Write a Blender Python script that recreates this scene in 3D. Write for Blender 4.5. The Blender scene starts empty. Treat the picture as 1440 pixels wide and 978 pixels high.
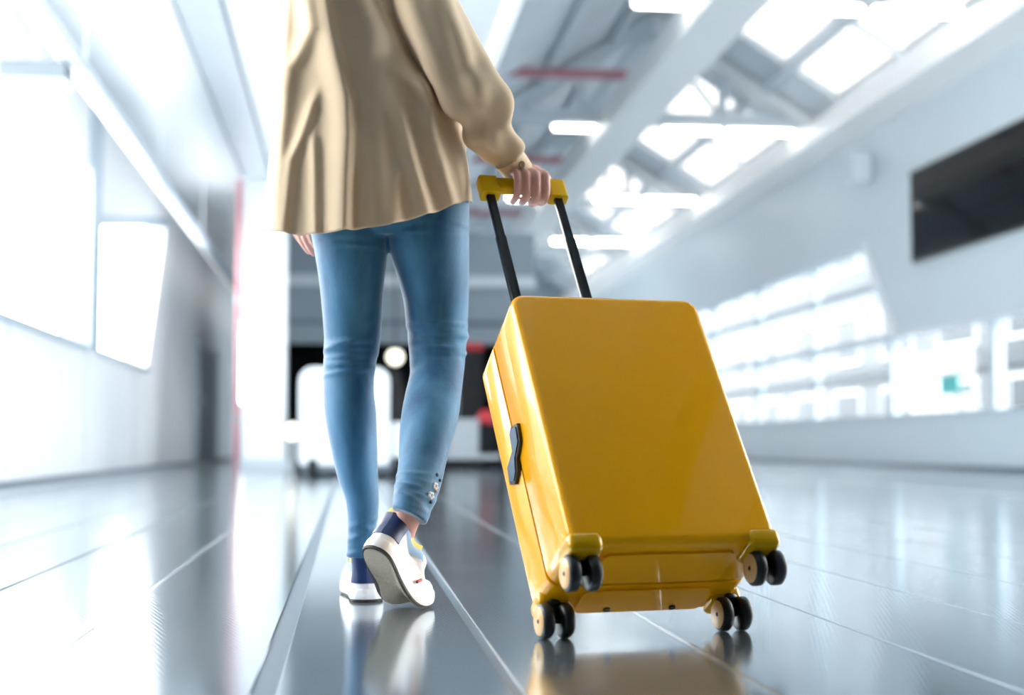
import bpy, bmesh, math, random
from mathutils import Vector, Matrix
random.seed(4)
PI = math.pi
scene = bpy.context.scene
C = scene.collection

# ------------------------------------------------------------------ camera
F_PX = 2100.0
CAM_H = 0.30
CYAW, CPITCH = 0.10886275610197706, 0.06467159252597134
cam = bpy.data.cameras.new('camera')
cam.sensor_fit = 'HORIZONTAL'
cam.sensor_width = 36.0
cam.lens = F_PX / 1440.0 * 36.0
cam.clip_start = 0.05
cam.clip_end = 300.0
cam.dof.use_dof = True
cam.dof.focus_distance = 2.62
cam.dof.aperture_fstop = 2.4
camo = bpy.data.objects.new('camera', cam)
camo.location = (0, 0, CAM_H)
camo.rotation_euler = (PI/2 + CPITCH, 0, -CYAW)
C.objects.link(camo)
scene.camera = camo
cF = Vector((math.sin(CYAW)*math.cos(CPITCH), math.cos(CYAW)*math.cos(CPITCH), math.sin(CPITCH)))
cR = Vector((math.cos(CYAW), -math.sin(CYAW), 0))
cU = cR.cross(cF)

# ------------------------------------------------------------------ world: bright overcast sky
world = bpy.data.worlds.new('overcast_sky')
scene.world = world
world.use_nodes = True
bg = world.node_tree.nodes['Background']
bg.inputs[0].default_value = (1.0, 0.978, 0.945, 1)
bg.inputs[1].default_value = 12.0

# ------------------------------------------------------------------ exposure
scene.view_settings.view_transform = 'Standard'
scene.view_settings.look = 'None'
scene.view_settings.exposure = 0.18
scene.view_settings.gamma = 1.0
scene.view_settings.use_curve_mapping = False


def portal(cx, cy, cz, sx, sy, rot):
    """guides sky sampling through a window opening; gives no light of its own"""
    l = bpy.data.lights.new('sky_portal', 'AREA')
    l.shape = 'RECTANGLE'
    l.size, l.size_y = sx, sy
    l.cycles.is_portal = True
    o = bpy.data.objects.new('sky_portal', l)
    o.location = (cx, cy, cz)
    o.rotation_euler = rot
    C.objects.link(o)


def pw(x, y, Y):
    """world point seen at photo pixel (x, y), at distance Y down the hall"""
    d = cF*F_PX + cR*(x-720.0) - cU*(y-489.0)
    return Vector((0, 0, CAM_H)) + d*(Y/d.y)


def px(P):
    d = Vector(P) - Vector((0, 0, CAM_H))
    z = d.dot(cF)
    return 720 + F_PX*d.dot(cR)/z, 489 - F_PX*d.dot(cU)/z


# ------------------------------------------------------------------ materials
def s2l(c):
    c = c/255.0
    return c/12.92 if c <= 0.04045 else ((c+0.055)/1.055)**2.4


def rgb(r, g, b):
    return (s2l(r), s2l(g), s2l(b), 1)


def mat(name, col, rough=0.5, metal=0.0, spec=0.5, coat=0.0, noise=0.0, nscale=8.0, bump=0.0, bscale=60.0,
        sheen=0.0, emit=None, estr=0.0, sss=0.0, coatr=0.05):
    m = bpy.data.materials.new(name)
    m.use_nodes = True
    nt = m.node_tree
    b = nt.nodes['Principled BSDF']
    b.inputs['Base Color'].default_value = col
    b.inputs['Roughness'].default_value = rough
    b.inputs['Metallic'].default_value = metal
    b.inputs['Specular IOR Level'].default_value = spec
    b.inputs['Coat Weight'].default_value = coat
    b.inputs['Coat Roughness'].default_value = coatr
    b.inputs['Sheen Weight'].default_value = sheen
    if sss:
        b.inputs['Subsurface Weight'].default_value = sss
        b.inputs['Subsurface Radius'].default_value = (0.01, 0.004, 0.002)
    if emit:
        b.inputs['Emission Color'].default_value = emit
        b.inputs['Emission Strength'].default_value = estr
    tc = nt.nodes.new('ShaderNodeTexCoord')
    if noise > 0:
        n = nt.nodes.new('ShaderNodeTexNoise')
        n.inputs['Scale'].default_value = nscale
        n.inputs['Detail'].default_value = 4
        nt.links.new(tc.outputs['Object'], n.inputs['Vector'])
        mx = nt.nodes.new('ShaderNodeMix')
        mx.data_type = 'RGBA'
        mx.inputs[6].default_value = tuple(c*(1-noise) for c in col[:3]) + (1,)
        mx.inputs[7].default_value = tuple(min(1, c*(1+noise)) for c in col[:3]) + (1,)
        nt.links.new(n.outputs['Fac'], mx.inputs[0])
        nt.links.new(mx.outputs[2], b.inputs['Base Color'])
    if bump > 0:
        n2 = nt.nodes.new('ShaderNodeTexNoise')
        n2.inputs['Scale'].default_value = bscale
        n2.inputs['Detail'].default_value = 3
        nt.links.new(tc.outputs['Object'], n2.inputs['Vector'])
        bp = nt.nodes.new('ShaderNodeBump')
        bp.inputs['Strength'].default_value = bump
        bp.inputs['Distance'].default_value = 0.01
        nt.links.new(n2.outputs['Fac'], bp.inputs['Height'])
        nt.links.new(bp.outputs['Normal'], b.inputs['Normal'])
    return m


def floor_material():
    m = mat('floor_tread', (0.50, 0.57, 0.62, 1), rough=0.15, metal=0.85, spec=0.5)
    nt = m.node_tree
    b = nt.nodes['Principled BSDF']
    b.inputs['Specular Tint'].default_value = (0.78, 0.81, 0.83, 1)
    geo = nt.nodes.new('ShaderNodeNewGeometry')
    sep = nt.nodes.new('ShaderNodeSeparateXYZ')
    nt.links.new(geo.outputs['Position'], sep.inputs[0])

    def wave(sock, k):
        mu = nt.nodes.new('ShaderNodeMath'); mu.operation = 'MULTIPLY'; mu.inputs[1].default_value = k
        nt.links.new(sock, mu.inputs[0])
        si = nt.nodes.new('ShaderNodeMath'); si.operation = 'SINE'
        nt.links.new(mu.outputs[0], si.inputs[0])
        return si.outputs[0]
    w1 = wave(sep.outputs[0], 2*PI/0.0085)
    w2 = wave(sep.outputs[1], 2*PI/0.03)
    ad = nt.nodes.new('ShaderNodeMath'); ad.operation = 'MULTIPLY'
    nt.links.new(w1, ad.inputs[0]); nt.links.new(w2, ad.inputs[1])
    bp = nt.nodes.new('ShaderNodeBump')
    bp.inputs['Strength'].default_value = 0.03
    bp.inputs['Distance'].default_value = 0.0012
    nt.links.new(ad.outputs[0], bp.inputs['Height'])
    nt.links.new(bp.outputs['Normal'], b.inputs['Normal'])
    n = nt.nodes.new('ShaderNodeTexNoise')
    n.inputs['Scale'].default_value = 1.6
    n.inputs['Detail'].default_value = 5
    nt.links.new(geo.outputs['Position'], n.inputs['Vector'])
    mr = nt.nodes.new('ShaderNodeMapRange')
    mr.inputs[3].default_value = 0.09
    mr.inputs[4].default_value = 0.16
    nt.links.new(n.outputs['Fac'], mr.inputs[0])
    nt.links.new(mr.outputs[0], b.inputs['Roughness'])
    return m


def glass_material(name='window_glass', tint=(0.97, 0.99, 1, 1)):
    m = bpy.data.materials.new(name)
    m.use_nodes = True
    nt = m.node_tree
    nt.nodes.clear()
    out = nt.nodes.new('ShaderNodeOutputMaterial')
    tr = nt.nodes.new('ShaderNodeBsdfTransparent')
    tr.inputs[0].default_value = tint
    gl = nt.nodes.new('ShaderNodeBsdfGlossy')
    gl.inputs['Roughness'].default_value = 0.03
    mx = nt.nodes.new('ShaderNodeMixShader')
    mx.inputs[0].default_value = 0.06
    nt.links.new(tr.outputs[0], mx.inputs[1]); nt.links.new(gl.outputs[0], mx.inputs[2])
    nt.links.new(mx.outputs[0], out.inputs[0])
    return m


def denim_material():
    m = mat('blue_denim', rgb(60, 118, 160), rough=0.6, spec=0.4, sheen=1.0)
    nt = m.node_tree
    b = nt.nodes['Principled BSDF']
    tc = nt.nodes.new('ShaderNodeTexCoord')
    n = nt.nodes.new('ShaderNodeTexNoise'); n.inputs['Scale'].default_value = 9; n.inputs['Detail'].default_value = 4
    mp = nt.nodes.new('ShaderNodeMapping'); mp.inputs['Scale'].default_value = (2, 2, 0.6)
    nt.links.new(tc.outputs['Object'], mp.inputs[0]); nt.links.new(mp.outputs[0], n.inputs['Vector'])
    cr = nt.nodes.new('ShaderNodeValToRGB')
    cr.color_ramp.elements[0].position = 0.3; cr.color_ramp.elements[0].color = rgb(20, 80, 120)
    cr.color_ramp.elements[1].position = 0.75; cr.color_ramp.elements[1].color = rgb(72, 134, 174)
    nt.links.new(n.outputs['Fac'], cr.inputs[0]); nt.links.new(cr.outputs[0], b.inputs['Base Color'])
    n2 = nt.nodes.new('ShaderNodeTexNoise'); n2.inputs['Scale'].default_value = 420
    mp2 = nt.nodes.new('ShaderNodeMapping'); mp2.inputs['Scale'].default_value = (1, 1, 0.25)
    nt.links.new(tc.outputs['Object'], mp2.inputs[0]); nt.links.new(mp2.outputs[0], n2.inputs['Vector'])
    bp = nt.nodes.new('ShaderNodeBump'); bp.inputs['Strength'].default_value = 0.25; bp.inputs['Distance'].default_value = 0.002
    nt.links.new(n2.outputs['Fac'], bp.inputs['Height']); nt.links.new(bp.outputs['Normal'], b.inputs['Normal'])
    b.inputs['Sheen Roughness'].default_value = 0.35
    b.inputs['Sheen Tint'].default_value = rgb(245, 248, 252)
    return m


M = dict(
    floor=floor_material(),
    groove=mat('dark_groove', rgb(110, 124, 136), rough=0.35, metal=0.3),
    steel=mat('steel_strip', rgb(205, 212, 218), rough=0.2, metal=0.8),
    sub=mat('sub_floor', rgb(110, 120, 130), rough=0.6),
    white=mat('white_paint', rgb(226, 232, 238), rough=0.55, noise=0.03, nscale=0.6),
    lwall=mat('pale_wall_panel', rgb(240, 241, 243), rough=0.6, noise=0.02, nscale=0.5),
    rwall=mat('grey_blue_wall', rgb(192, 205, 214), rough=0.45, noise=0.03, nscale=0.5),
    soffit=mat('white_ceiling_panel', rgb(214, 220, 226), rough=0.3, noise=0.02, nscale=0.5),
    softgrey=mat('ceiling_panel_grey', rgb(190, 200, 210), rough=0.3),
    roof=mat('roof_sheeting', rgb(224, 231, 237), rough=0.6, noise=0.15, nscale=0.8),
    truss=mat('truss_paint', rgb(212, 221, 228), rough=0.5, noise=0.05, nscale=2),
    beam=mat('white_beam', rgb(244, 245, 246), rough=0.45, noise=0.03, nscale=1),
    frame=mat('window_frame', rgb(176, 192, 204), rough=0.4),
    glass=glass_material(),
    skyglass=glass_material('skylight_glass', (0.42, 0.425, 0.43, 1)),
    red=mat('red_pipe', rgb(190, 132, 142), rough=0.5),
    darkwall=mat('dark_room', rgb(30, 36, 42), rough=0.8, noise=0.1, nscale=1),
    endwall=mat('end_partition', rgb(146, 160, 170), rough=0.5, noise=0.06, nscale=0.7),
    grey=mat('mid_grey', rgb(172, 180, 186), rough=0.5),
    darkgrey=mat('dark_grey_wall', rgb(84, 92, 100), rough=0.7, noise=0.05, nscale=0.6),
    facade=mat('facade_render', rgb(92, 98, 104), rough=0.8, noise=0.05, nscale=0.2),
    facade2=mat('facade_band', rgb(62, 70, 78), rough=0.7),
    boxgrey=mat('box_grey', rgb(112, 122, 130), rough=0.6),
    black=mat('black_plastic', rgb(14, 16, 20), rough=0.35),
    screen=mat('black_glass', rgb(3, 5, 8), rough=0.05, spec=0.10),
    lamp=mat('lamp_glow', rgb(255, 250, 235), rough=0.4, emit=(1, 0.95, 0.82, 1), estr=2.2),
    tube=mat('tube_glow', rgb(255, 255, 250), rough=0.4, emit=(1, 0.99, 0.94, 1), estr=12.0),
    washglow=mat('added_wash_glow', rgb(255, 255, 250), rough=0.4, emit=(1, 0.99, 0.96, 1), estr=3.0),  # glow added on the rail to brighten the left wall
    redlamp=mat('red_plastic', rgb(190, 40, 52), rough=0.4, noise=0.05),
    teal=mat('teal_sign', rgb(90, 190, 190), rough=0.5),
    yellow=mat('yellow_shell', (0.87, 0.385, 0.0, 1), rough=0.25, spec=0.3, coat=0.55, coatr=0.04, noise=0.02, nscale=5),
    yellow2=mat('yellow_corner_guard', (0.58, 0.31, 0.0, 1), rough=0.2, spec=0.5, coat=0.5, noise=0.03, nscale=20),
    gripm=mat('yellow_grip', (0.62, 0.38, 0.002, 1), rough=0.4, noise=0.03, nscale=30),
    seam=mat('seam_dark', rgb(70, 48, 22), rough=0.5),
    rod=mat('black_rod', rgb(12, 16, 20), rough=0.3, metal=0.4),
    tyre=mat('black_tyre', rgb(14, 20, 28), rough=0.4),
    hub=mat('tan_hub', rgb(214, 170, 110), rough=0.4, noise=0.03),
    latch=mat('latch_grey', rgb(86, 104, 122), rough=0.25, metal=0.5),
    jacket=mat('beige_cotton', rgb(214, 190, 158), rough=0.72, spec=0.25, sheen=0.25, noise=0.03, nscale=12, bump=0.10, bscale=30),
    button=mat('brown_button', rgb(120, 100, 66), rough=0.35, noise=0.1, nscale=200),
    denim=denim_material(),
    skin=mat('skin', rgb(214, 164, 150), rough=0.5, sss=0.15, noise=0.05, nscale=40),
    hair=mat('dark_hair', rgb(48, 32, 24), rough=0.4, noise=0.3, nscale=60),
    shoe=mat('white_leather', rgb(236, 236, 238), rough=0.45, noise=0.02, bump=0.12, bscale=160),
    navy=mat('navy_leather', rgb(20, 46, 96), rough=0.4, noise=0.08, nscale=60),
    pale=mat('pale_blue_lining', rgb(150, 180, 212), rough=0.7),
    yfab=mat('yellow_lining', rgb(236, 186, 70), rough=0.7),
    outsole=mat('grey_rubber', rgb(182, 170, 152), rough=0.6, noise=0.08, nscale=90, bump=0.4, bscale=220),
    rim=mat('dark_rubber', rgb(56, 52, 52), rough=0.6),
    ink=mat('dark_thread', rgb(40, 54, 84), rough=0.7),
    eye=mat('eye_brown', rgb(40, 28, 22), rough=0.2),
)


# ------------------------------------------------------------------ mesh builder
class MB:
    def __init__(s):
        s.v = []; s.f = []

    def add(s, vs, fs):
        o = len(s.v)
        s.v += [tuple(p) for p in vs]
        s.f += [tuple(i+o for i in f) for f in fs]
        return s

    def box(s, x0, x1, y0, y1, z0, z1):
        return s.add([(x0, y0, z0), (x1, y0, z0), (x1, y1, z0), (x0, y1, z0), (x0, y0, z1), (x1, y0, z1), (x1, y1, z1), (x0, y1, z1)],
                     [(3, 2, 1, 0), (4, 5, 6, 7), (0, 1, 5, 4), (1, 2, 6, 5), (2, 3, 7, 6), (3, 0, 4, 7)])

    def prism(s, poly, axis, a, b):
        """polygon extruded along an axis (0 = x: poly in y,z; 1 = y: poly in x,z; 2 = z: poly in x,y)"""
        def mk(p, t):
            return ((t, p[0], p[1]), (p[0], t, p[1]), (p[0], p[1], t))[axis]
        n = len(poly)
        vs = [mk(p, a) for p in poly] + [mk(p, b) for p in poly]
        fs = [tuple(range(n))[::-1], tuple(range(n, 2*n))] + [(i, (i+1) % n, n+(i+1) % n, n+i) for i in range(n)]
        return s.add(vs, fs)

    def rings(s, rings, cap0=True, cap1=True):
        n = len(rings[0]); o = len(s.v)
        for r in rings:
            s.v += [tuple(p) for p in r]
        for i in range(len(rings)-1):
            for j in range(n):
                k = (j+1) % n
                s.f.append((o+i*n+j, o+i*n+k, o+(i+1)*n+k, o+(i+1)*n+j))
        for flag, i in ((cap0, 0), (cap1, len(rings)-1)):
            if flag:
                c = Vector((0, 0, 0))
                for p in rings[i]:
                    c += Vector(p)
                c /= n
                s.v.append(tuple(c)); ci = len(s.v)-1
                for j in range(n):
                    k = (j+1) % n
                    s.f.append((ci, o+i*n+k, o+i*n+j) if i == 0 else (ci, o+i*n+j, o+i*n+k))
        return s

    def tube(s, pts, rad, n=12, sub=1, flat=None, cap=True, round_end=True):
        """tube through points; rad = number or list; flat = (dir, scale): squash along dir"""
        pts = [Vector(p) for p in pts]
        if not hasattr(rad, '__len__'):
            rad = [rad]*len(pts)
        if sub > 1:
            pts, rad = smooth_path(pts, rad, sub)
        if round_end:
            d0 = (pts[0]-pts[1]).normalized(); d1 = (pts[-1]-pts[-2]).normalized()
            a = [(pts[0]+d0*rad[0]*q, rad[0]*math.sqrt(max(0.0, 1-q*q))) for q in (0.96, 0.8, 0.45)]
            b = [(pts[-1]+d1*rad[-1]*q, rad[-1]*math.sqrt(max(0.0, 1-q*q))) for q in (0.45, 0.8, 0.96)]
            pts = [p for p, r in a] + pts + [p for p, r in b]
            rad = [r for p, r in a] + list(rad) + [r for p, r in b]
        R = []
        up = None
        for i, p in enumerate(pts):
            t = (pts[min(i+1, len(pts)-1)] - pts[max(i-1, 0)]).normalized()
            if up is None:
                up = Vector((0, 0, 1)) if abs(t.z) < 0.9 else Vector((1, 0, 0))
            e1 = t.cross(up).normalized(); e2 = e1.cross(t).normalized(); up = e2
            ring = []
            for j in range(n):
                a_ = 2*PI*j/n
                o = e1*(rad[i]*math.cos(a_)) + e2*(rad[i]*math.sin(a_))
                if flat:
                    o -= flat[0]*(o.dot(flat[0])*(1-flat[1]))
                ring.append(p+o)
            R.append(ring)
        return s.rings(R, cap, cap)

    def ball(s, c, r, n=14, m=8):
        c = Vector(c)
        if not hasattr(r, '__len__'):
            r = (r, r, r)
        R = []
        for i in range(m+1):
            a = -PI/2 + PI*(i+0.001)/(m+0.002)
            R.append([c+Vector((r[0]*math.cos(a)*math.cos(2*PI*j/n), r[1]*math.cos(a)*math.sin(2*PI*j/n), r[2]*math.sin(a))) for j in range(n)])
        return s.rings(R)

    def disc(s, c, axis, r, h, n=24, bev=0.0):
        c = Vector(c); ax = Vector(axis).normalized()
        u = ax.orthogonal().normalized(); w = ax.cross(u)
        prof = [(-h/2, r-bev), (-h/2+bev, r), (h/2-bev, r), (h/2, r-bev)] if bev else [(-h/2, r), (h/2, r)]
        return s.rings([[c+ax*t+(u*math.cos(2*PI*j/n)+w*math.sin(2*PI*j/n))*q for j in range(n)] for t, q in prof])

    def build(s, name, material, parent=None, off=None, smooth=False, angle=None, world=True):
        me = bpy.data.meshes.new(name)
        vs = s.v
        if off is not None:
            vs = [(a-off[0], b-off[1], c-off[2]) for a, b, c in vs]
        me.from_pydata(vs, [], s.f)
        me.update()
        bm = bmesh.new(); bm.from_mesh(me)
        bmesh.ops.recalc_face_normals(bm, faces=bm.faces)
        bm.to_mesh(me); bm.free()
        if smooth:
            for p in me.polygons:
                p.use_smooth = True
            if angle:
                me.set_sharp_from_angle(angle=math.radians(angle))
        me.materials.append(material)
        o = bpy.data.objects.new(name, me)
        C.objects.link(o)
        o.parent = parent
        return o


def smooth_path(pts, rad, sub):
    P, R = [], []
    n = len(pts)
    for i in range(n-1):
        p0, p1, p2, p3 = pts[max(i-1, 0)], pts[i], pts[i+1], pts[min(i+2, n-1)]
        for k in range(sub):
            t = k/sub
            P.append(0.5*((2*p1)+(p2-p0)*t+(2*p0-5*p1+4*p2-p3)*t*t+(3*p1-p0-3*p2+p3)*t**3))
            R.append(rad[i]*(1-t)+rad[i+1]*t)
    P.append(pts[-1]); R.append(rad[-1])
    return P, R


def interp(tab, x):
    if x <= tab[0][0]:
        return tab[0][1]
    for (a, b), (c, d) in zip(tab, tab[1:]):
        if x <= c:
            return b+(d-b)*(x-a)/(c-a)
    return tab[-1][1]


def sinterp(tab, x):
    """smooth (Catmull-Rom) version of interp"""
    n = len(tab)
    if x <= tab[0][0]:
        return tab[0][1]
    for i in range(n-1):
        if x <= tab[i+1][0]:
            (xa, a), (xb, b) = tab[i], tab[i+1]
            h = xb-xa; t = (x-xa)/h
            ma = (b-tab[i-1][1])/(xb-tab[i-1][0]) if i > 0 else (b-a)/h
            mb = (tab[i+2][1]-a)/(tab[i+2][0]-xa) if i < n-2 else (b-a)/h
            return (2*t**3-3*t*t+1)*a+(t**3-2*t*t+t)*h*ma+(-2*t**3+3*t*t)*b+(t**3-t*t)*h*mb
    return tab[-1][1]


def sstep(a, b, x):
    t = min(1, max(0, (x-a)/(b-a)))
    return t*t*(3-2*t)


def thing(name, label, cat, loc=(0, 0, 0), group=None):
    o = bpy.data.objects.new(name, None)
    o.empty_display_size = 0.1
    C.objects.link(o)
    o.location = loc
    o['label'] = label; o['category'] = cat
    if group:
        o['group'] = group
    return o


def tag(o, label, cat, group=None):
    o['label'] = label; o['category'] = cat
    if group:
        o['group'] = group
    return o


def struct(o, label=None):
    o['kind'] = 'structure'
    if label:
        o['label'] = label
    return o


def remesh(o, voxel, smooth_it=2):
    """fuse the overlapping limbs of a figure into one continuous skin"""
    m = o.modifiers.new('fuse', 'REMESH'); m.mode = 'VOXEL'; m.voxel_size = voxel; m.use_smooth_shade = True
    s = o.modifiers.new('relax', 'SMOOTH'); s.iterations = smooth_it; s.factor = 0.5
    dg = bpy.context.evaluated_depsgraph_get()
    me = bpy.data.meshes.new_from_object(o.evaluated_get(dg))
    o.modifiers.clear()
    old = o.data; mats = list(old.materials)
    o.data = me
    me.materials.clear()
    for q in mats:
        me.materials.append(q)
    for p in me.polygons:
        p.use_smooth = True


# ================================================================== THE HALL
Y0, Y1 = -2.5, 46.0
XL, XR = -2.26, 7.0
ZS = 3.44            # flat soffit over the left aisle
SX = 1.2             # its right edge
# ---- floor
fl = struct(MB().box(XL-0.3, XR+0.3, Y0, Y1, -0.2, -0.03).build('floor', M['sub']), 'glossy blue-grey tread floor of long planks')
edges = []
k = 0
xs = [-0.1+0.305*k for k in range(-8, 25)]
gap = {0: 0.030, 1: 0.014, 2: 0.008, -1: 0.010}
cache = {}
for i in range(len(xs)-1):
    ka, kb = i-8, i-7
    a = xs[i]+gap.get(ka, 0.005)/2; b = xs[i+1]-gap.get(kb, 0.005)/2
    a = max(a, XL)
    if b <= a:
        continue
    key = round(b-a, 4)
    w = b-a; bv = 0.002
    if key in cache:
        o = bpy.data.objects.new('floor_plank', cache[key]); C.objects.link(o); o.parent = fl
    else:
        mb = MB().prism([(0, -0.03), (w, -0.03), (w, -bv), (w-bv, 0), (bv, 0), (0, -bv)], 1, Y0, Y1)
        o = mb.build('floor_plank', M['floor'], fl); cache[key] = o.data
    o.location = (a, 0, 0)
for kk, (wd, m_, z_) in {0: (0.03, 'groove', -0.004), 1: (0.014, 'groove', -0.004), 2: (0.008, 'steel', -0.0005), -1: (0.010, 'steel', -0.0005)}.items():
    x = -0.1+0.305*kk
    MB().box(x-wd/2, x+wd/2, Y0, Y1, -0.03, z_).build('joint_strip', M[m_], fl)

# ---- left wall with its windows
t = 0.25
mb = MB()
YG = 8.6; YB = 2.2             # nearer than this both sides are glazed low, the right one as an added bay
mb.prism([(YG, 0), (Y1, 0), (Y1, 1.15), (YG, 1.15)], 0, XL-t, XL)
mb.prism([(YB, 0), (YG, 0), (YG, 0.60), (YB, 0.60)], 0, XL-t, XL)
mb.prism([(Y0, 2.68), (13.2, 2.68), (13.2, ZS), (Y0, ZS)], 0, XL-t, XL)
mb.prism([(13.75, 2.36), (18.78, 3.09), (18.78, ZS), (13.75, ZS)], 0, XL-t, XL)
mb.prism([(17.04, 1.15), (31.0, 1.15), (31.0, ZS), (18.78, ZS), (18.78, 3.09)], 0, XL-t, XL)
mb.prism([(31.0, 2.9), (43.0, 2.9), (43.0, ZS), (31.0, ZS)], 0, XL-t, XL)
mb.prism([(43.0, 1.15), (Y1, 1.15), (Y1, ZS), (43.0, ZS)], 0, XL-t, XL)
wl = struct(mb.build('wall_left', M['lwall']), 'pale wall with wide bright windows on the left')
MB().box(XL-t+0.02, XL+0.03, 13.2, 13.75, 1.15, ZS).build('pilaster', M['frame'], wl)
# fine panel joints on the low wall
for y in (10.2, 13.2, 16.2, 19.2):
    MB().box(XL, XL+0.006, y, y+0.02, 0.12, 1.13).build('panel_joint', M['softgrey'], wl)
w1 = MB().box(XL-t, XL+0.05, YG, 13.2, 1.11, 1.15).build('window_1', M['frame'])
struct(w1, 'long blown-out window along the left wall')
for i, (a, b) in enumerate(((YB, 5.4), (5.4, 8.6), (8.6, 13.2))):
    MB().box(XL-0.13, XL-0.12, a+0.01, b-0.01, 1.15 if a >= 8.5 else 0.60, 2.68).build('pane', M['glass'], w1)
    MB().box(XL-0.16, XL-0.09, a-0.04, a+0.04, 0.10, 2.68).build('mullion', M['frame'], w1)
w2 = MB().box(XL-t, XL+0.05, 13.75, 17.04, 1.11, 1.15).build('window_2', M['frame'])
struct(w2, 'small bright window with a slanted end on the left wall')
MB().prism([(13.75, 1.15), (17.04, 1.15), (18.78, 3.09), (13.75, 2.36)], 0, XL-0.13, XL-0.12).build('pane', M['glass'], w2)
tr = MB().prism([(13.75, 2.27), (18.78, 3.00), (18.78, 3.11), (13.75, 2.38)], 0, XL-t+0.02, XL+0.03).build('transom', M['frame'], w2)
w8 = struct(MB().box(XL-t, XL+0.05, 31.0, 43.0, 1.11, 1.15).build('window_8', M['frame']), 'mostly hidden window band added to light the far left aisle')  # added opening, mostly hidden, that lets light into the far aisle
for a in (31.0, 35.0, 39.0):
    MB().box(XL-0.13, XL-0.12, a+0.03, a+3.97, 1.15, 2.9).build('pane', M['glass'], w8)
    MB().box(XL-0.16, XL-0.09, a-0.04, a+0.04, 1.15, 2.9).build('mullion', M['frame'], w8)
# curb at the foot of the left wall
bl = struct(MB().box(XL, XL+0.12, Y0, Y1, 0, 0.055).build('baseboard_left', M['groove']), 'dark curb along the left wall')
MB().box(XL, XL+0.28, Y0, Y1, 0, 0.018).build('kerb_step', M['grey'], bl)
# grey door further down the left wall
d1 = struct(MB().box(XL, XL+0.05, 22.4, 25.4, 0, 1.75).build('door_1', M['grey']), 'grey door down the left wall')
MB().box(XL, XL+0.07, 22.3, 22.4, 0, 1.85).build('door_frame', M['frame'], d1)
MB().box(XL, XL+0.07, 25.4, 25.5, 0, 1.85).build('door_frame', M['frame'], d1)
MB().box(XL+0.05, XL+0.1, 22.7, 22.78, 0.85, 1.05).build('door_handle', M['steel'], d1)
# ---- right wall
mb = MB()
YH = 8.1; XB = 4.0  # unseen glazed bay added close on the right to give side light
mb.prism([(YH, 0), (Y1, 0), (Y1, 0.68), (YH, 0.68)], 0, XR, XR+t)
mb.prism([(YH, 1.70), (18.66, 1.70), (19.7, 3.0), (Y1, 3.0), (Y1, 4.75), (YH, 4.75)], 0, XR, XR+t)
mb.box(XB, XR+t, YH-0.2, YH, 0, 7.2)
mb.prism([(YB, 0), (YH-0.2, 0), (YH-0.2, 0.10), (YB, 0.10)], 0, XB, XB+t)
mb.prism([(YB, 3.9), (YH-0.2, 3.9), (YH-0.2, 7.2), (YB, 7.2)], 0, XB, XB+t)
wr = struct(mb.build('wall_right', M['rwall']), 'grey-blue wall on the right with a band of windows')
w3 = MB().box(XR-0.04, XR+t, YH, Y1, 0.64, 0.68).build('window_3', M['frame'])
struct(w3, 'long window band along the right wall')
for a, b in ((YB, 5.1), (5.1, 7.9)):  # panes of the added bay, out of view
    MB().box(XB+0.06, XB+0.07, a+0.02, b-0.02, 0.10, 3.9).build('pane', M['glass'], w3)
    MB().box(XB+0.02, XB+0.12, a-0.04, a+0.04, 0.10, 3.9).build('mullion', M['frame'], w3)
ys = [YH, 9.4, 12.5, 15.7, 18.8, 22.05, 25.2, 28.35, 31.5, 34.65, 37.8, 41.0, Y1]
for y in ys[1:-1]:
    top = 1.70 if y < 18.7 else (1.85 if y < 19 else 3.0)
    bot = 0.68
    MB().box(XR+0.02, XR+0.14, y-0.06, y+0.06, bot, top).build('mullion', M['frame'], w3)
for z in (1.23,):
    MB().box(XR+0.03, XR+0.11, 18.8, Y1, z-0.035, z+0.035).build('transom', M['frame'], w3)
MB().box(XR+0.01, XR+0.13, 18.4, Y1, 1.66, 1.74).build('transom', M['frame'], w3)
MB().box(XR+0.03, XR+0.11, 19.3, Y1, 2.38, 2.46).build('transom', M['frame'], w3)
for a, b in zip(ys, ys[1:]):
    if b < 19.0:
        MB().box(XR+0.06, XR+0.07, a+0.02, b-0.02, 0.68, 1.70).build('pane', M['glass'], w3)
    else:
        for z0, z1 in ((0.68, 1.22), (1.24, 1.69), (1.71, 2.41), (2.43, 3.0)):
            MB().box(XR+0.06, XR+0.07, a+0.02, b-0.02, z0, z1).build('pane', M['glass'], w3)
MB().prism([(18.4, 1.60), (18.66, 1.70), (19.7, 3.0), (19.55, 3.05), (18.5, 1.80)], 0, XR-0.03, XR+0.05).build('slanted_trim', M['white'], wr)
struct(MB().box(XR-0.07, XR+0.0, YH, 18.5, 1.66, 1.75).build('trim_1', M['softgrey']), 'grey ledge over the right window band')
br = struct(MB().box(XR-0.10, XR, Y0, Y1, 0, 0.06).build('baseboard_right', M['groove']), 'dark skirting along the right wall')
struct(MB().box(3.86, 3.93, Y0, Y1, -0.02, 0.004).build('trim_2', M['grey']), 'grey joint line across the right floor')
cn = struct(MB().prism([(XR-0.42, 4.62), (XR, 4.52), (XR, 5.0), (XR-0.42, 4.92)], 1, Y0, Y1).build('trim_3', M['beam']), 'pale cornice beam atop the right wall')

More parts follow.
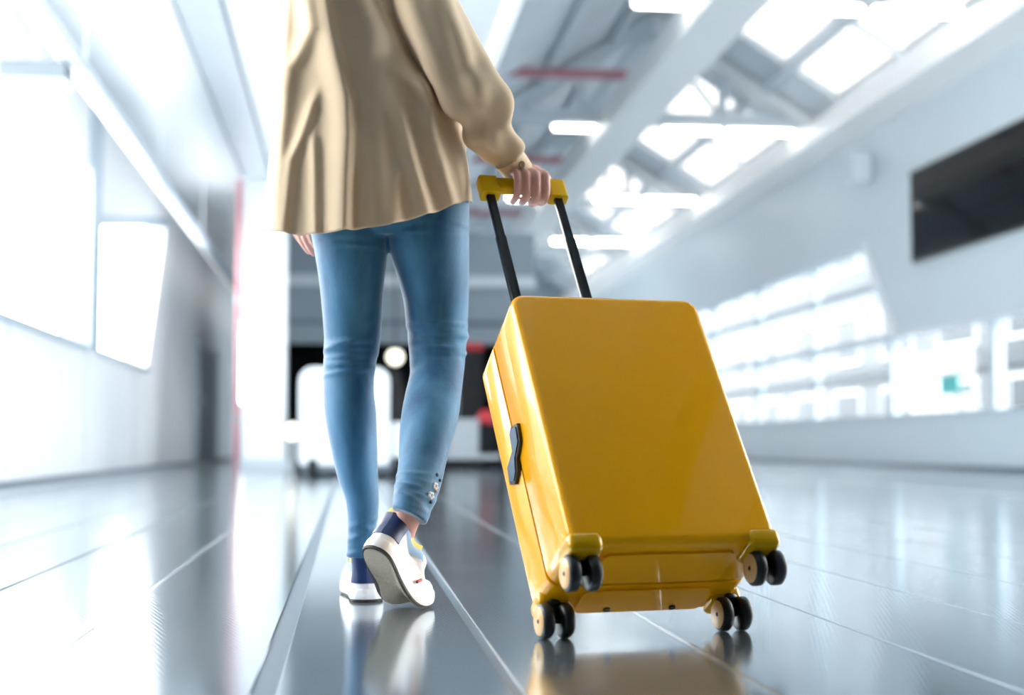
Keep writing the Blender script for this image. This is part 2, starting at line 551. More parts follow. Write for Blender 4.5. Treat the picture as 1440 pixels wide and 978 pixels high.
# ---- roof: pitched over the right bay, with skylights
SL = 0.63
RX = 4.35
def zr(x):
    return CAM_H + 4.62 + SL*(XR-x) if x >= RX else CAM_H + 4.62 + SL*(XR-RX) - SL*(RX-x)
def slope_piece(mb, xa, xb, ya, yb, th=0.12, lift=0.0):
    za, zb = zr(xa)+lift, zr(xb)+lift
    mb.add([(xa, ya, za), (xb, ya, zb), (xb, yb, zb), (xa, yb, za), (xa, ya, za+th), (xb, ya, zb+th), (xb, yb, zb+th), (xa, yb, za+th)],
           [(3, 2, 1, 0), (4, 5, 6, 7), (0, 1, 5, 4), (1, 2, 6, 5), (2, 3, 7, 6), (3, 0, 4, 7)])
banks = [(15.1, 19.9), (22.4, 27.3), (29.8, 34.8), (37.3, 42.3)]
SKR = (5.25, 6.75)   # right slope glazing
SKL = (1.95, 3.45)   # left slope glazing
mb = MB()
slope_piece(mb, SX, RX, Y0, Y1)
slope_piece(mb, RX, SKR[0], Y0, Y1); slope_piece(mb, SKR[1], XR+0.3, Y0, Y1)
prev = Y0
for a, b in banks + [(Y1, Y1)]:
    slope_piece(mb, SKR[0], SKR[1], prev, a)
    prev = b
ce = struct(mb.build('ceiling', M['roof']), 'blue-grey pitched roof with skylights and trusses')
for bi, (a, b) in enumerate(banks):
    for side, (xa, xb) in ((1, SKR),):
        nm = 'window_%d' % (4 + bi)
        mbf = MB()
        ym = (a+b)/2; xm = (xa+xb)/2
        slope_piece(mbf, xm-0.035, xm+0.035, a, b, 0.1, -0.04)
        wf = struct(mbf.build(nm, M['white']), '%s skylight bank in the right roof slope' % ('nearest', 'second', 'third', 'farthest')[bi])
        m2 = MB(); slope_piece(m2, xa, xb, ym-0.06, ym+0.06, 0.1, -0.04)
        m2.build('glazing_bar', M['white'], wf)
        for (p, q) in ((xa, xm-0.04), (xm+0.04, xb)):
            for (r, s_) in ((a, ym-0.06), (ym+0.06, b)):
                m3 = MB(); slope_piece(m3, p, q, r, s_, 0.01, 0.03)
                m3.build('pane', M['skyglass'], wf)
# trusses between the skylight banks
for Yt in (6.3, 13.7, 21.1, 28.6, 36.1):
    mbt = MB(); slope_piece(mbt, RX, XR-0.2, Yt-0.18, Yt+0.18, 0.22, -0.26)
    top = mbt.build('truss', M['beam'], ce)
    m2 = MB(); slope_piece(m2, SX, RX, Yt-0.18, Yt+0.18, 0.22, -0.26); m2.build('top_chord', M['truss'], top)
    MB().box(SX, XR, Yt-0.12, Yt+0.12, CAM_H+4.62, CAM_H+4.80).build('bottom_chord', M['truss'], top)
    for x in (2.3, 3.3, 4.35, 5.4):
        MB().box(x-0.06, x+0.06, Yt-0.06, Yt+0.06, CAM_H+4.7, zr(x)-0.1).build('strut', M['truss'], top)
    for xa, xb in ((2.3, 3.3), (3.3, 4.35), (5.4, 4.35)):
        MB().tube([(xa, Yt, CAM_H+4.72), (xb, Yt, zr(xb)-0.2)], 0.05, 8).build('brace', M['truss'], top)
# purlins along the roof
for x in (1.6, 2.7, 3.75, 4.95, 6.0):
    MB().box(x-0.05, x+0.05, Y0, Y1, zr(x)-0.16, zr(x)-0.02).build('purlin', M['truss'], ce)
# main longitudinal beam
struct(MB().box(3.53, 4.13, Y0, Y1, CAM_H+4.38, CAM_H+4.75).build('trim_4', M['beam']), 'wide white beam running the length of the roof')
# fascia between soffit and roof
struct(MB().box(SX-0.12, SX, Y0, Y1, ZS-0.02, zr(SX)+0.1).build('trim_5', M['beam']), 'white fascia above the soffit edge')
# soffit panels
sf = struct(MB().box(XL-t, SX, Y0, Y1, ZS+0.06, ZS+0.16).build('trim_6', M['groove']), 'white soffit over the left aisle')
for xa, xb, m_ in ((XL, -1.27, 'soffit'), (-1.25, -0.93, 'softgrey'), (-0.90, 0.14, 'soffit'), (0.17, SX, 'soffit')):
    yy = Y0
    while yy < Y1:
        ye = min(Y1, yy+4.5)
        MB().box(xa, xb, yy+0.01, ye-0.01, ZS, ZS+0.06).build('ceiling_panel', M[m_], sf)
        yy = ye
# end and back walls; unseen dark grey walls added round the viewer cut the front light
struct(MB().box(XL-t, XL, Y0, YB, 0, 2.68).build('added_wall_left', M['darkgrey']), 'unseen dark grey panel added left of the viewer to cut fill light')
struct(MB().box(XB, XB+t, Y0, YB, 0, 7.2).build('added_wall_right', M['darkgrey']), 'unseen dark grey panel added right of the viewer to cut fill light')
struct(MB().box(XL-t, XR+t, Y1, Y1+0.2, 0, 8).build('wall_end', M['endwall']), 'far end wall of the hall')
struct(MB().box(XL-t, XR+t, Y0-0.2, Y0, 0, 8).build('added_wall_back', M['darkgrey']), 'unseen dark wall set close behind the viewer to cut front light')
# partition with a dark opening at the end of the aisle
YP = 22.0
mb = MB()
mb.box(-1.25, -0.95, YP, YP+0.25, 0, ZS); mb.box(2.35, 2.75, YP, YP+0.25, 0, ZS)
mb.box(-0.95, 2.35, YP, YP+0.25, 1.78, ZS)
wp = struct(mb.build('wall_partition', M['endwall']), 'grey partition with a dark opening at the end of the aisle')
MB().box(-1.25, 2.75, YP-0.12, YP, 2.62, 2.78).build('rail', M['truss'], wp)
MB().box(-1.25, 2.75, YP-0.08, YP, 2.05, 2.12).build('rail', M['groove'], wp)
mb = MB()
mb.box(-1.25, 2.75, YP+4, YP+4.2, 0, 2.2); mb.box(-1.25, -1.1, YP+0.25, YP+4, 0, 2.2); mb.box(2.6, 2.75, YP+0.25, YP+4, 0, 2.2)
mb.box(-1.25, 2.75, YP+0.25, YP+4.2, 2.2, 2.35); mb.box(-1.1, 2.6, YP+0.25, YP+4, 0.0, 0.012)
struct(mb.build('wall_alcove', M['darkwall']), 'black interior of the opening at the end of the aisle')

# sky portals at the openings
portal(XL-0.02, 37.0, 2.02, 12.0, 1.75, (PI/2, 0, -PI/2))
portal(XL-0.02, 5.3, 1.39, 6.6, 2.58, (PI/2, 0, -PI/2))
portal(XL-0.02, 13.5, 1.9, 9.8, 2.2, (PI/2, 0, -PI/2))
portal(XB-0.02, 5.0, 2.0, 5.7, 3.8, (PI/2, 0, PI/2))
portal(XR-0.02, 13.4, 1.19, 10.4, 1.02, (PI/2, 0, PI/2))
portal(XR-0.02, 33.0, 1.84, 26.0, 2.3, (PI/2, 0, PI/2))
ang = math.atan(SL)
for a, b in banks:
    xm = sum(SKR)/2
    portal(xm, (a+b)/2, zr(xm)-0.05, (SKR[1]-SKR[0])/math.cos(ang), b-a, (0, ang, 0))

# ---- outside the right windows: ground and a pale building
struct(MB().box(XR+t, 90, -20, 120, -0.4, -0.2).build('ground', M['facade']), 'paved ground outside the right windows')
bld = thing('building', 'pale office building seen through the windows on the right', 'building', (15.0, 18.0, -0.2))
MB().box(0, 8, 0, 70, 0, 8.5).build('wall', M['facade'], bld)
for z in (2.3, 5.1, 7.6):
    MB().box(-0.08, 0, 0, 70, z, z+0.45).build('floor_band', M['facade2'], bld)
for i in range(16):
    y = 4+i*4.1
    for z in (0.6, 2.9, 5.7):
        wf = MB().box(-0.05, 0, y, y+2.4, z, z+1.5).build('window', M['grey'], bld)
        MB().box(-0.06, -0.05, y+0.1, y+2.3, z+0.1, z+1.4).build('pane', M['facade2'], wf)

# ---- fittings of the hall
# column
col = thing('column', 'white square column at the end of the left aisle', 'column', (-0.99, 18.0, 0))
MB().box(-0.25, 0.25, -0.25, 0.25, 0.12, ZS-0.15).build('shaft', M['white'], col)
MB().box(-0.28, 0.28, -0.28, 0.28, 0, 0.12).build('base', M['softgrey'], col)
MB().box(-0.27, 0.27, -0.27, 0.27, ZS-0.15, ZS).build('capital', M['white'], col)
pp = thing('pipe', 'thin red vertical pipe beside the white column', 'pipe', (-1.31, 17.9, 0))
MB().tube([(0, 0, 0), (0, 0, ZS)], 0.035, 10, round_end=False).build('tube', M['red'], pp)
MB().disc((0, 0, 0.6), (0, 0, 1), 0.05, 0.05).build('clamp', M['grey'], pp)
MB().disc((0, 0, 2.0), (0, 0, 1), 0.05, 0.05).build('clamp', M['grey'], pp)
# hanging rail with a grey sign box on the left
rl = thing('light_rail', 'long white rail hung under the left ceiling', 'rail', (-1.75, 0, 2.73))
MB().box(-0.06, 0.06, 0, 30, -0.03, 0.03).build('profile', M['white'], rl)
MB().box(0.02, 0.07, 0, 30, -0.06, -0.03).build('side_profile', M['frame'], rl)
MB().box(-0.07, -0.06, 5.0, 29.98, -0.025, 0.025).build('added_wall_wash', M['washglow'], rl)  # glowing strip added on the hidden side to wash the left wall
for y in (2, 6, 10, 14, 18, 22, 26):
    MB().tube([(0, y, 0.03), (0, y, ZS-2.73)], 0.008, 6, round_end=False).build('hanger', M['white'], rl)
sb = thing('hanging_box', 'grey flat box fixed beside the left ceiling rail', 'box', (-1.96, 9.5, 2.62))
MB().box(-0.20, 0.20, -0.12, 0.12, -0.055, 0.055).build('housing', M['boxgrey'], sb)
MB().box(-0.20, 0.205, -0.125, 0.125, -0.07, -0.055).build('rim', M['frame'], sb)
MB().tube([(0, 0, 0.055), (0, 0, ZS-2.66)], 0.012, 6, round_end=False).build('hanger', M['white'], sb)
# black display on the right wall
dv = thing('display', 'big black glossy display panel high on the right wall', 'display', (XR-0.012, 14.08, 3.115))
MB().box(-0.05, 0, -3.7, 3.72, -0.57, 0.57).build('casing', M['black'], dv)
MB().box(-0.056, -0.05, -3.66, 3.68, -0.54, 0.54).build('screen', M['screen'], dv)
# box on the right wall
wb = thing('wall_speaker', 'small white box mounted on the right wall left of the display', 'speaker', (XR, 19.4, 4.03))
MB().box(-0.28, -0.03, -0.16, 0.16, -0.2, 0.2).build('housing', M['white'], wb)
MB().box(-0.03, 0, -0.06, 0.06, -0.1, 0.1).build('bracket', M['grey'], wb)
MB().box(-0.285, -0.28, -0.13, 0.13, -0.17, 0.17).build('grille', M['softgrey'], wb)
# teal sign in the right windows
ts = thing('window_sign', 'small teal square sign in the right window band', 'sign', (XR-0.01, 16.8, 1.0))
MB().box(-0.012, 0.0, -0.27, 0.27, -0.11, 0.11).build('plate', M['teal'], ts)
MB().box(-0.016, -0.012, -0.28, 0.28, 0.10, 0.12).build('edge', M['white'], ts)
# red sprinkler pipes
for Yp, nm in ((19.3, 'nearest'), (25.3, 'middle'), (31.3, 'farthest')):
    r = thing('overhead_pipe', '%s of the red pipes crossing under the roof' % nm, 'pipe', (SX, Yp, CAM_H+4.9), 'red overhead pipes')
    MB().tube([(0, 0, 0), (2.45, 0, 0)], 0.07, 10, round_end=False).build('tube', M['red'], r)
    MB().tube([(0.9, 0, 0), (0.9, 0, 0.7)], 0.02, 6, round_end=False).build('hanger', M['grey'], r)
# strip lights under the roof
cols_ = ((2.95, 3.65, 'left of the white roof beam'), (4.6, 5.4, 'just right of the white roof beam'), (5.55, 6.5, 'beside the right cornice'))
for Yl, rn in ((15.15, 'nearest'), (21.3, 'second'), (27.6, 'third'), (33.5, 'fourth')):
    for xa, xb, wn in cols_:
        L = thing('strip_light', 'bright strip light %s, %s row from the front' % (wn, rn), 'ceiling light', ((xa+xb)/2, Yl, CAM_H+4.62), 'strip lights under the roof')
        h = (xb-xa)/2
        MB().box(-h, h, -0.09, 0.09, 0.03, 0.09).build('housing', M['white'], L)
        MB().tube([(-h+0.03, 0, 0), (h-0.03, 0, 0)], 0.05, 10).build('tube', M['tube'], L)
        for sx in (-1, 1):
            MB().tube([(sx*h*0.8, 0, 0.09), (sx*h*0.8, 0, 0.30)], 0.01, 6, round_end=False).build('hanger', M['grey'], L)
# lamps at the end of the aisle
lp = thing('round_lamp', 'round cream lamp seen between the legs', 'lamp', (0.60, 19.6, 1.44))
MB().ball((0, 0, 0), 0.105).build('globe', M['lamp'], lp)
MB().tube([(0, 0, 0.1), (0, 0, ZS-1.44)], 0.012, 6, round_end=False).build('cord', M['black'], lp)
MB().disc((0, 0, 0.11), (0, 0, 1), 0.05, 0.05).build('cap', M['black'], lp)
lb = thing('bollard_lamp', 'low cream bollard light by the foot of the white column', 'lamp', (-0.63, 17.0, 0))
MB().tube([(0, 0, 0), (0, 0, 0.36)], 0.03, 10, round_end=False).build('post', M['grey'], lb)
MB().ball((0, 0, 0.44), (0.075, 0.075, 0.10)).build('globe', M['lamp'], lb)
# white cart behind the legs
ct = thing('service_cart', 'white rounded cart with a dark window behind the legs', 'cart', (0, 14.0, 0))
mb = MB()
def rrect(x0, x1, z0, z1, r, n=6):
    P = []
    for cx, cz, a0 in ((x1-r, z0+r, -PI/2), (x1-r, z1-r, 0), (x0+r, z1-r, PI/2), (x0+r, z0+r, PI)):
        for i in range(n+1):
            a = a0+PI/2*i/n
            P.append((cx+r*math.cos(a), cz+r*math.sin(a)))
    return P
MB().prism(rrect(-0.45, 0.37, 0.05, 1.0, 0.13), 1, -0.35, 0.9).build('body', M['white'], ct, smooth=True, angle=40)
MB().prism(rrect(0.36, 0.60, 0.05, 0.50, 0.06), 1, -0.30, 0.9).build('bonnet', M['white'], ct, smooth=True, angle=40)
MB().prism([(0.37, 0.50), (0.56, 0.50), (0.46, 0.98), (0.37, 0.98)], 1, -0.28, 0.85).build('window', M['black'], ct)
for x in (-0.32, 0.44):
    MB().disc((x, -0.30, 0.09), (1, 0, 0), 0.09, 0.09, bev=0.01).build('wheel', M['tyre'], ct, smooth=True, angle=40)
    MB().disc((x, 0.75, 0.09), (1, 0, 0), 0.09, 0.09, bev=0.01).build('wheel', M['tyre'], ct, smooth=True, angle=40)
MB().box(-0.42, 0.56, -0.37, -0.30, 0.05, 0.11).build('bumper', M['groove'], ct)
# trolley with luggage right of the legs
tl = thing('luggage_trolley', 'grey luggage trolley in the dark between leg and suitcase', 'trolley', (1.5, 18.2, 0))
MB().box(-0.32, 0.32, -0.4, 0.4, 0.12, 0.18).build('deck', M['grey'], tl)
MB().box(-0.30, 0.05, -0.36, 0.30, 0.18, 0.60).build('grey_case', M['grey'], tl)
for x in (-0.25, 0.25):
    for y in (-0.3, 0.3):
        MB().disc((x, y, 0.06), (1, 0, 0), 0.06, 0.05).build('wheel', M['black'], tl)
MB().tube([(-0.3, 0.4, 0.18), (-0.3, 0.4, 0.95), (0.3, 0.4, 0.95), (0.3, 0.4, 0.18)], 0.018, 8).build('push_bar', M['black'], tl)
rb_ = thing('red_bag', 'small red bag on the grey luggage trolley', 'bag', (1.66, 18.1, 0.181))
MB().ball((0, 0, 0.42), (0.11, 0.1, 0.12)).build('top', M['redlamp'], rb_, smooth=True)
MB().box(-0.1, 0.1, -0.12, 0.12, 0, 0.36).build('case', M['black'], rb_)
kb = thing('dark_cabinet', 'tall black cabinet in the dark opening right of the legs', 'cabinet', (1.52, 21.2, 0))
MB().box(-0.35, 0.35, -0.3, 0.3, 0, 1.62).build('body', M['black'], kb)
MB().box(-0.35, 0.35, -0.32, 0.3, 1.62, 1.72).build('red_top', M['redlamp'], kb)
MB().box(-0.01, 0.01, -0.31, -0.30, 0.1, 1.55).build('door_gap', M['grey'], kb)

# ================================================================== THE SUITCASE
SY, ST = 0.215, 0.627
w_ = Vector((math.cos(SY), math.sin(SY), 0)); fw_ = Vector((-math.sin(SY), math.cos(SY), 0)); up_ = Vector((0, 0, 1))
hd_ = up_*math.cos(ST)+fw_*math.sin(ST); dd_ = fw_*math.cos(ST)-up_*math.sin(ST)
SO = Vector((0.467, 2.341, 0.0275))
sc = thing('suitcase', 'glossy yellow hard-shell suitcase tilted on two wheels, pulled by the handle', 'suitcase')
SM = Matrix((w_, dd_, hd_)).transposed().to_4x4(); SM.translation = SO
sc.matrix_world = SM
def sw(a, e, tt):
    return SO+w_*a+dd_*e+hd_*tt
W, H, D = 0.342, 0.493, 0.212
zb = 0.029; yb0 = -0.176; yb1 = 0.036; ys_ = -0.053

def shell(name, ya, yb, outer, rc, re):
    bm = bmesh.new()
    bmesh.ops.create_cube(bm, size=1.0)
    for v in bm.verts:
        v.co = Vector((v.co.x*W, (ya+yb)/2+v.co.y*(yb-ya), zb+H/2+v.co.z*H))
    ed = [e for e in bm.edges if abs((e.verts[0].co-e.verts[1].co).normalized().y) > 0.9]
    bmesh.ops.bevel(bm, geom=ed, offset=rc, segments=8, profile=0.5, affect='EDGES')
    ed = [e for e in bm.edges if all(abs(v.co.y-outer) < 1e-5 for v in e.verts)]
    bmesh.ops.bevel(bm, geom=ed, offset=re, segments=6, profile=0.5, affect='EDGES')
    ed = [e for e in bm.edges if all(abs(v.co.y-(ya if outer == yb else yb)) < 1e-5 for v in e.verts)]
    bmesh.ops.bevel(bm, geom=ed, offset=0.002, segments=2, profile=0.5, affect='EDGES')
    me = bpy.data.meshes.new(name); bm.to_mesh(me); bm.free()
    for p in me.polygons:
        p.use_smooth = True
    me.set_sharp_from_angle(angle=math.radians(50))
    me.materials.append(M['yellow'])
    o = bpy.data.objects.new(name, me); C.objects.link(o); o.parent = sc
    return o
back = shell('back_shell', yb0, ys_-0.003, yb0, 0.026, 0.013)
front = shell('front_shell', ys_+0.003, yb1, yb1, 0.026, 0.013)
mb = MB()
def rr3(ins, y):
    return [(x, y, z) for x, z in rrect(-W/2+ins, W/2-ins, zb+ins, zb+H-ins, 0.026)]
mb.rings([rr3(0.004, ys_-0.008), rr3(0.004, ys_+0.008)])
mb.build('seam', M['seam'], sc)
# latch on the left side, a stepped shape over the seam
lx = -W/2
def latch_at(pts, name, m_, x0, x1, par):
    return MB().prism([(p[0], p[1]) for p in pts], 0, x0, x1).build(name, m_, par)
zl = zb+0.248
lt = latch_at([(-0.092, zl+0.0346), (-0.062, zl+0.0475), (-0.050, zl+0.0432), (-0.046, zl+0.0115), (-0.008, zl+0.0043), (-0.004, zl-0.0259), (-0.026, zl-0.0389), (-0.048, zl-0.0317), (-0.058, zl-0.0101), (-0.086, zl+0.0029)],
              'latch', M['black'], lx-0.006, lx+0.002, sc)
latch_at([(-0.086, zl+0.0317), (-0.062, zl+0.0425), (-0.055, zl+0.0396), (-0.051, zl+0.0086), (-0.013, zl+0.0014), (-0.010, zl-0.0238), (-0.027, zl-0.0338), (-0.043, zl-0.0281), (-0.053, zl-0.0065), (-0.081, zl+0.0058)],
         'latch_plate', M['latch'], lx-0.008, lx-0.006, lt)
# bottom: recess panel and ribs
bt = MB().prism(rrect(-W/2+0.062, W/2-0.062, yb0+0.030, ys_-0.012, 0.012), 2, zb-0.0045, zb+0.01).build('bottom_panel', M['yellow'], sc, smooth=True, angle=30)
MB().prism(rrect(-W/2+0.062, W/2-0.062, ys_+0.012, yb1-0.012, 0.012), 2, zb-0.0045, zb+0.01).build('bottom_panel', M['yellow'], sc, smooth=True, angle=30)
for x in (-0.055, 0.058):
    MB().disc((x, yb1-0.022, zb-0.004), (0, 0, 1), 0.0055, 0.006).build('foot_stud', M['black'], sc, smooth=True, angle=40)
# carry handle on the top
th = MB().tube([(-0.07, -0.07, zb+H), (-0.06, -0.07, zb+H+0.016), (0.06, -0.07, zb+H+0.016), (0.07, -0.07, zb+H)], 0.007, 8, sub=3).build('top_handle', M['yellow2'], sc, smooth=True)
# corner guards and castors
def caster(x, y, sx, sy):
    # corner guard: rounded cap hugging the shell corner
    bm = bmesh.new(); bmesh.ops.create_cube(bm, size=1.0)
    xo = sx*(W/2+0.004); xi = sx*(W/2-0.052)
    yo = (yb0-0.004) if sy < 0 else (yb1+0.004); yi = (yb0+0.062) if sy < 0 else (yb1-0.050)
    z0, z1 = zb-0.011, zb+0.022
    for v in bm.verts:
        v.co = Vector((xo if v.co.x*sx > 0 else xi, yo if v.co.y*sy > 0 else yi, z1 if v.co.z > 0 else z0))
    bmesh.ops.bevel(bm, geom=[e for e in bm.edges], offset=0.0125, segments=5, profile=0.5, affect='EDGES')
    me = bpy.data.meshes.new('corner_guard'); bm.to_mesh(me); bm.free()
    for p in me.polygons:
        p.use_smooth = True
    me.materials.append(M['yellow2'])
    g = bpy.data.objects.new('corner_guard', me); C.objects.link(g); g.parent = sc
    # fork
    f = MB()
    f.tube([(x, y, -0.002), (x, y-0.0, 0.012), (x, y, zb)], [0.0065, 0.008, 0.011], 12, round_end=False)
    f.tube([(x-0.024, y, 0), (x+0.024, y, 0)], 0.005, 10)
    f.disc((x, y, zb-0.004), (0, 0, 1), 0.017, 0.010, bev=0.002)
    fk = f.build('castor', M['black'], sc, smooth=True, angle=45)
    for s in (-1, 1):
        cx = x+s*0.0165
        MB().disc((cx, y, 0), (1, 0, 0), 0.0273, 0.019, 32, bev=0.004).build('tyre', M['tyre'], fk, smooth=True, angle=50)
        MB().disc((cx+s*0.0090, y, 0), (1, 0, 0), 0.0225, 0.003, 28, bev=0.001).build('hub_cap', M['hub'], fk, smooth=True, angle=50)
for sx in (-1, 1):
    caster(sx*0.152, 0.0, sx, 1)
    caster(sx*0.152, -0.140, sx, -1)
# telescopic handle
TG = 0.938
AL, AR, EE = -0.0915, 0.0465, -0.020
for a in (AL, AR):
    MB().prism(rrect(a-0.0098, a+0.0098, EE-0.0065, EE+0.0065, 0.003, 3), 2, zb+H-0.03, 0.80).build('rod', M['rod'], sc, smooth=True, angle=40)
    MB().prism(rrect(a-0.0085, a+0.0085, EE-0.0052, EE+0.0052, 0.0025, 3), 2, 0.80, TG-0.006).build('inner_rod', M['rod'], sc, smooth=True, angle=40)
    MB().prism(rrect(a-0.013, a+0.013, EE-0.011, EE+0.011, 0.004, 3), 2, zb+H-0.002, zb+H+0.008).build('rod_collar', M['black'], sc, smooth=True, angle=40)
bm = bmesh.new(); bmesh.ops.create_cube(bm, size=1.0)
for v in bm.verts:
    v.co = Vector(((AL+AR)/2+v.co.x*(AR-AL+0.040), EE+v.co.y*0.026, TG+v.co.z*0.027))
bmesh.ops.bevel(bm, geom=bm.edges[:], offset=0.007, segments=4, profile=0.5, affect='EDGES')
me = bpy.data.meshes.new('grip'); bm.to_mesh(me); bm.free()
for p in me.polygons:
    p.use_smooth = True
me.materials.append(M['gripm'])
g = bpy.data.objects.new('grip', me); C.objects.link(g); g.parent = sc
for a in (AL, AR):
    MB().prism(rrect(a-0.019, a+0.019, EE-0.0135, EE+0.0135, 0.006, 4), 2, TG-0.030, TG+0.014).build('grip_end', M['gripm'], sc, smooth=True, angle=40)
MB().prism(rrect(-0.055, 0.010, EE-0.006, EE+0.006, 0.004, 3), 2, TG+0.012, TG+0.016).build('release_button', M['black'], g)

# ================================================================== THE PERSON
PO = Vector((0.08, 2.90, 0))
person = thing('person', 'person in beige shirt jacket and blue skinny jeans walking away, pulling a suitcase', 'person', PO)

# ---- jeans
def rows(tab):
    """tab: (y_px, left_px, right_px, Ydepth, depth_scale)"""
    out = []
    for y, l, r, Y, k in tab:
        a, b = pw(l, y, Y), pw(r, y, Y)
        out.append((a.z, (a.x+b.x)/2, Y, (b.x-a.x)/2, (b.x-a.x)/2*k))
    out.sort()
    return out
legL = rows([(300, 428, 545, 2.93, 1.10), (330, 437, 546, 2.93, 1.10), (365, 444, 544, 2.93, 1.12), (400, 449, 540, 2.935, 1.12), (450, 454, 537, 2.94, 1.10), (486, 456, 534, 2.945, 1.08),
             (526, 454.5, 527, 2.94, 1.15), (553, 454.5, 526, 2.935, 1.2), (579, 456, 529, 2.93, 1.2), (606, 460, 530, 2.925, 1.18), (646, 468, 531, 2.92, 1.15),
             (680, 477, 532, 2.915, 1.12), (707, 486, 533, 2.91, 1.1), (740, 489, 530, 2.905, 1.15), (765, 488, 526, 2.90, 1.2), (785, 487, 525, 2.90, 1.25)])
legR = rows([(270, 545, 660, 2.92, 1.10), (320, 544, 659.5, 2.92, 1.10), (345, 546, 659.5, 2.92, 1.10), (380, 556, 659.5, 2.925, 1.10), (420, 567, 659, 2.93, 1.10), (447, 570, 658, 2.935, 1.08), (473, 573, 657, 2.935, 1.06),
             (492, 575, 655.5, 2.93, 1.06), (526, 576, 652, 2.90, 1.15), (553, 570, 649, 2.87, 1.2), (579, 565, 646, 2.84, 1.2), (606, 562, 640.5, 2.81, 1.18), (633, 561, 632, 2.78, 1.15),
             (659, 559.5, 625, 2.745, 1.12), (680, 557, 619, 2.72, 1.12), (700, 554, 611, 2.695, 1.12), (716, 552, 604, 2.68, 1.15), (727, 551, 600, 2.67, 1.15)])

def leg_mesh(mb, tab, n=64, m=150, dispf=None, tilt=None):
    zs = [r[0] for r in tab]
    cols = [[(r[0], r[k]) for r in tab] for k in (1, 2, 3, 4)]
    R = []
    for i in range(m+1):
        z = zs[0]+(zs[-1]-zs[0])*i/m
        cx, cy, rx, ry = (sinterp(c, z) for c in cols)
        ring = []
        for j in range(n):
            th = 2*PI*j/n
            d = dispf(th, z) if dispf else 0
            x, y = math.cos(th)*(rx+d), math.sin(th)*(ry+d)
            zz = z
            if tilt:
                zz += tilt(x, y, z)
            ring.append((cx+x, cy+y, zz))
        R.append(ring)
    mb.rings(R)

def zpx(y, Y):
    return pw(500, y, Y).z

def foldset(items):
    def f(th, z):
        d = 0
        for z0, th0, wz, wth, amp, slope in items:
            a = math.atan2(math.sin(th-th0), math.cos(th-th0))
            zz = z-z0-slope*a
            d += amp*math.exp(-(zz/wz)**2-(a/wth)**2)
        return d
    return f
def ringfolds(zs, base, Y, seed, amp, back=1.5*PI):
    r = random.Random(seed); L = []
    for yv in zs:
        L.append((zpx(yv, Y), back+r.uniform(-0.7, 0.7), 0.0042, r.uniform(0.8, 1.5), amp*r.uniform(0.6, 1.3), r.uniform(-0.008, 0.008)))
        L.append((zpx(yv+4, Y), back+r.uniform(-0.7, 0.7), 0.0042, r.uniform(0.8, 1.3), -amp*r.uniform(0.5, 1.0), r.uniform(-0.008, 0.008)))
    return L
fl_items = ringfolds((484, 493, 503, 514, 524), 0, 2.94, 3, 0.0050) + ringfolds((735, 746, 757, 768, 777), 0, 2.9, 5, 0.0035) + ringfolds((340, 352), 0, 2.93, 8, 0.0022)
fl_items += [(zpx(487, 2.94), 1.35*PI, 0.005, 0.9, 0.006, 0.012)]
fr_items = ringfolds((458, 466, 474, 482, 490, 498), 0, 2.93, 11, 0.0055) + ringfolds((672, 681, 690, 699, 708, 716), 0, 2.7, 13, 0.0040) + ringfolds((318, 332), 0, 2.92, 17, 0.002)
fr_items += [(zpx(496, 2.93), 1.75*PI, 0.008, 0.7, 0.006, 0.0), (zpx(510, 2.93), 1.3*PI, 0.01, 0.7, -0.004, 0.02)]
mb = MB()
leg_mesh(mb, legL, dispf=foldset(fl_items))
leg_mesh(mb, legR, dispf=foldset(fr_items), tilt=lambda x, y, z: -sstep(0.30, 0.17, z)*0.45*(x+0.6*y))
# pelvis
R = []
for z, cx, cy, rx, ry in ((0.705, 0.083, 2.925, 0.085, 0.065), (0.74, 0.082, 2.92, 0.148, 0.10), (0.80, 0.080, 2.915, 0.150, 0.112), (0.88, 0.075, 2.92, 0.145, 0.108), (0.96, 0.065, 2.93, 0.128, 0.095), (1.0, 0.06, 2.93, 0.122, 0.09)):
    R.append([(cx+rx*math.cos(2*PI*j/64), cy+ry*math.sin(2*PI*j/64), z) for j in range(64)])
mb.rings(R)
jeans = mb.build('jeans', M['denim'], person, off=PO, smooth=True)
remesh(jeans, 0.0034, 2)

# ---- body (skin): head, torso, arms, hands, legs
bd = MB()
def P3(x, y, z):
    return Vector((x, y, z))
# torso and neck
R = []
for z, cx, cy, rx, ry in ((0.78, 0.08, 2.92, 0.135, 0.09), (0.90, 0.07, 2.925, 0.13, 0.09), (1.02, 0.055, 2.93, 0.11, 0.08), (1.14, 0.045, 2.935, 0.118, 0.085), (1.26, 0.04, 2.94, 0.135, 0.085),
                          (1.33, 0.04, 2.94, 0.13, 0.07), (1.38, 0.04, 2.945, 0.075, 0.055), (1.42, 0.04, 2.955, 0.052, 0.052), (1.50, 0.04, 2.97, 0.05, 0.052)):
    R.append([(cx+rx*math.cos(2*PI*j/40), cy+ry*math.sin(2*PI*j/40), z) for j in range(40)])
bd.rings(R)
# head: skull, jaw, nose, ears
hc = P3(0.04, 2.985, 1.575)
bd.ball(hc, (0.074, 0.094, 0.092), 24, 14)
bd.ball(hc+P3(0, 0.035, -0.055), (0.055, 0.058, 0.062), 20, 12)
bd.tube([hc+P3(0, 0.088, 0.005), hc+P3(0, 0.108, -0.025)], [0.009, 0.013], 10)
bd.ball(hc+P3(0, 0.086, -0.062), (0.022, 0.010, 0.008), 12, 8)
for s in (-1, 1):
    bd.ball(hc+P3(s*0.075, -0.005, -0.012), (0.010, 0.017, 0.030), 12, 8)
    bd.ball(hc+P3(s*0.030, 0.080, 0.022), (0.022, 0.010, 0.007), 12, 8)
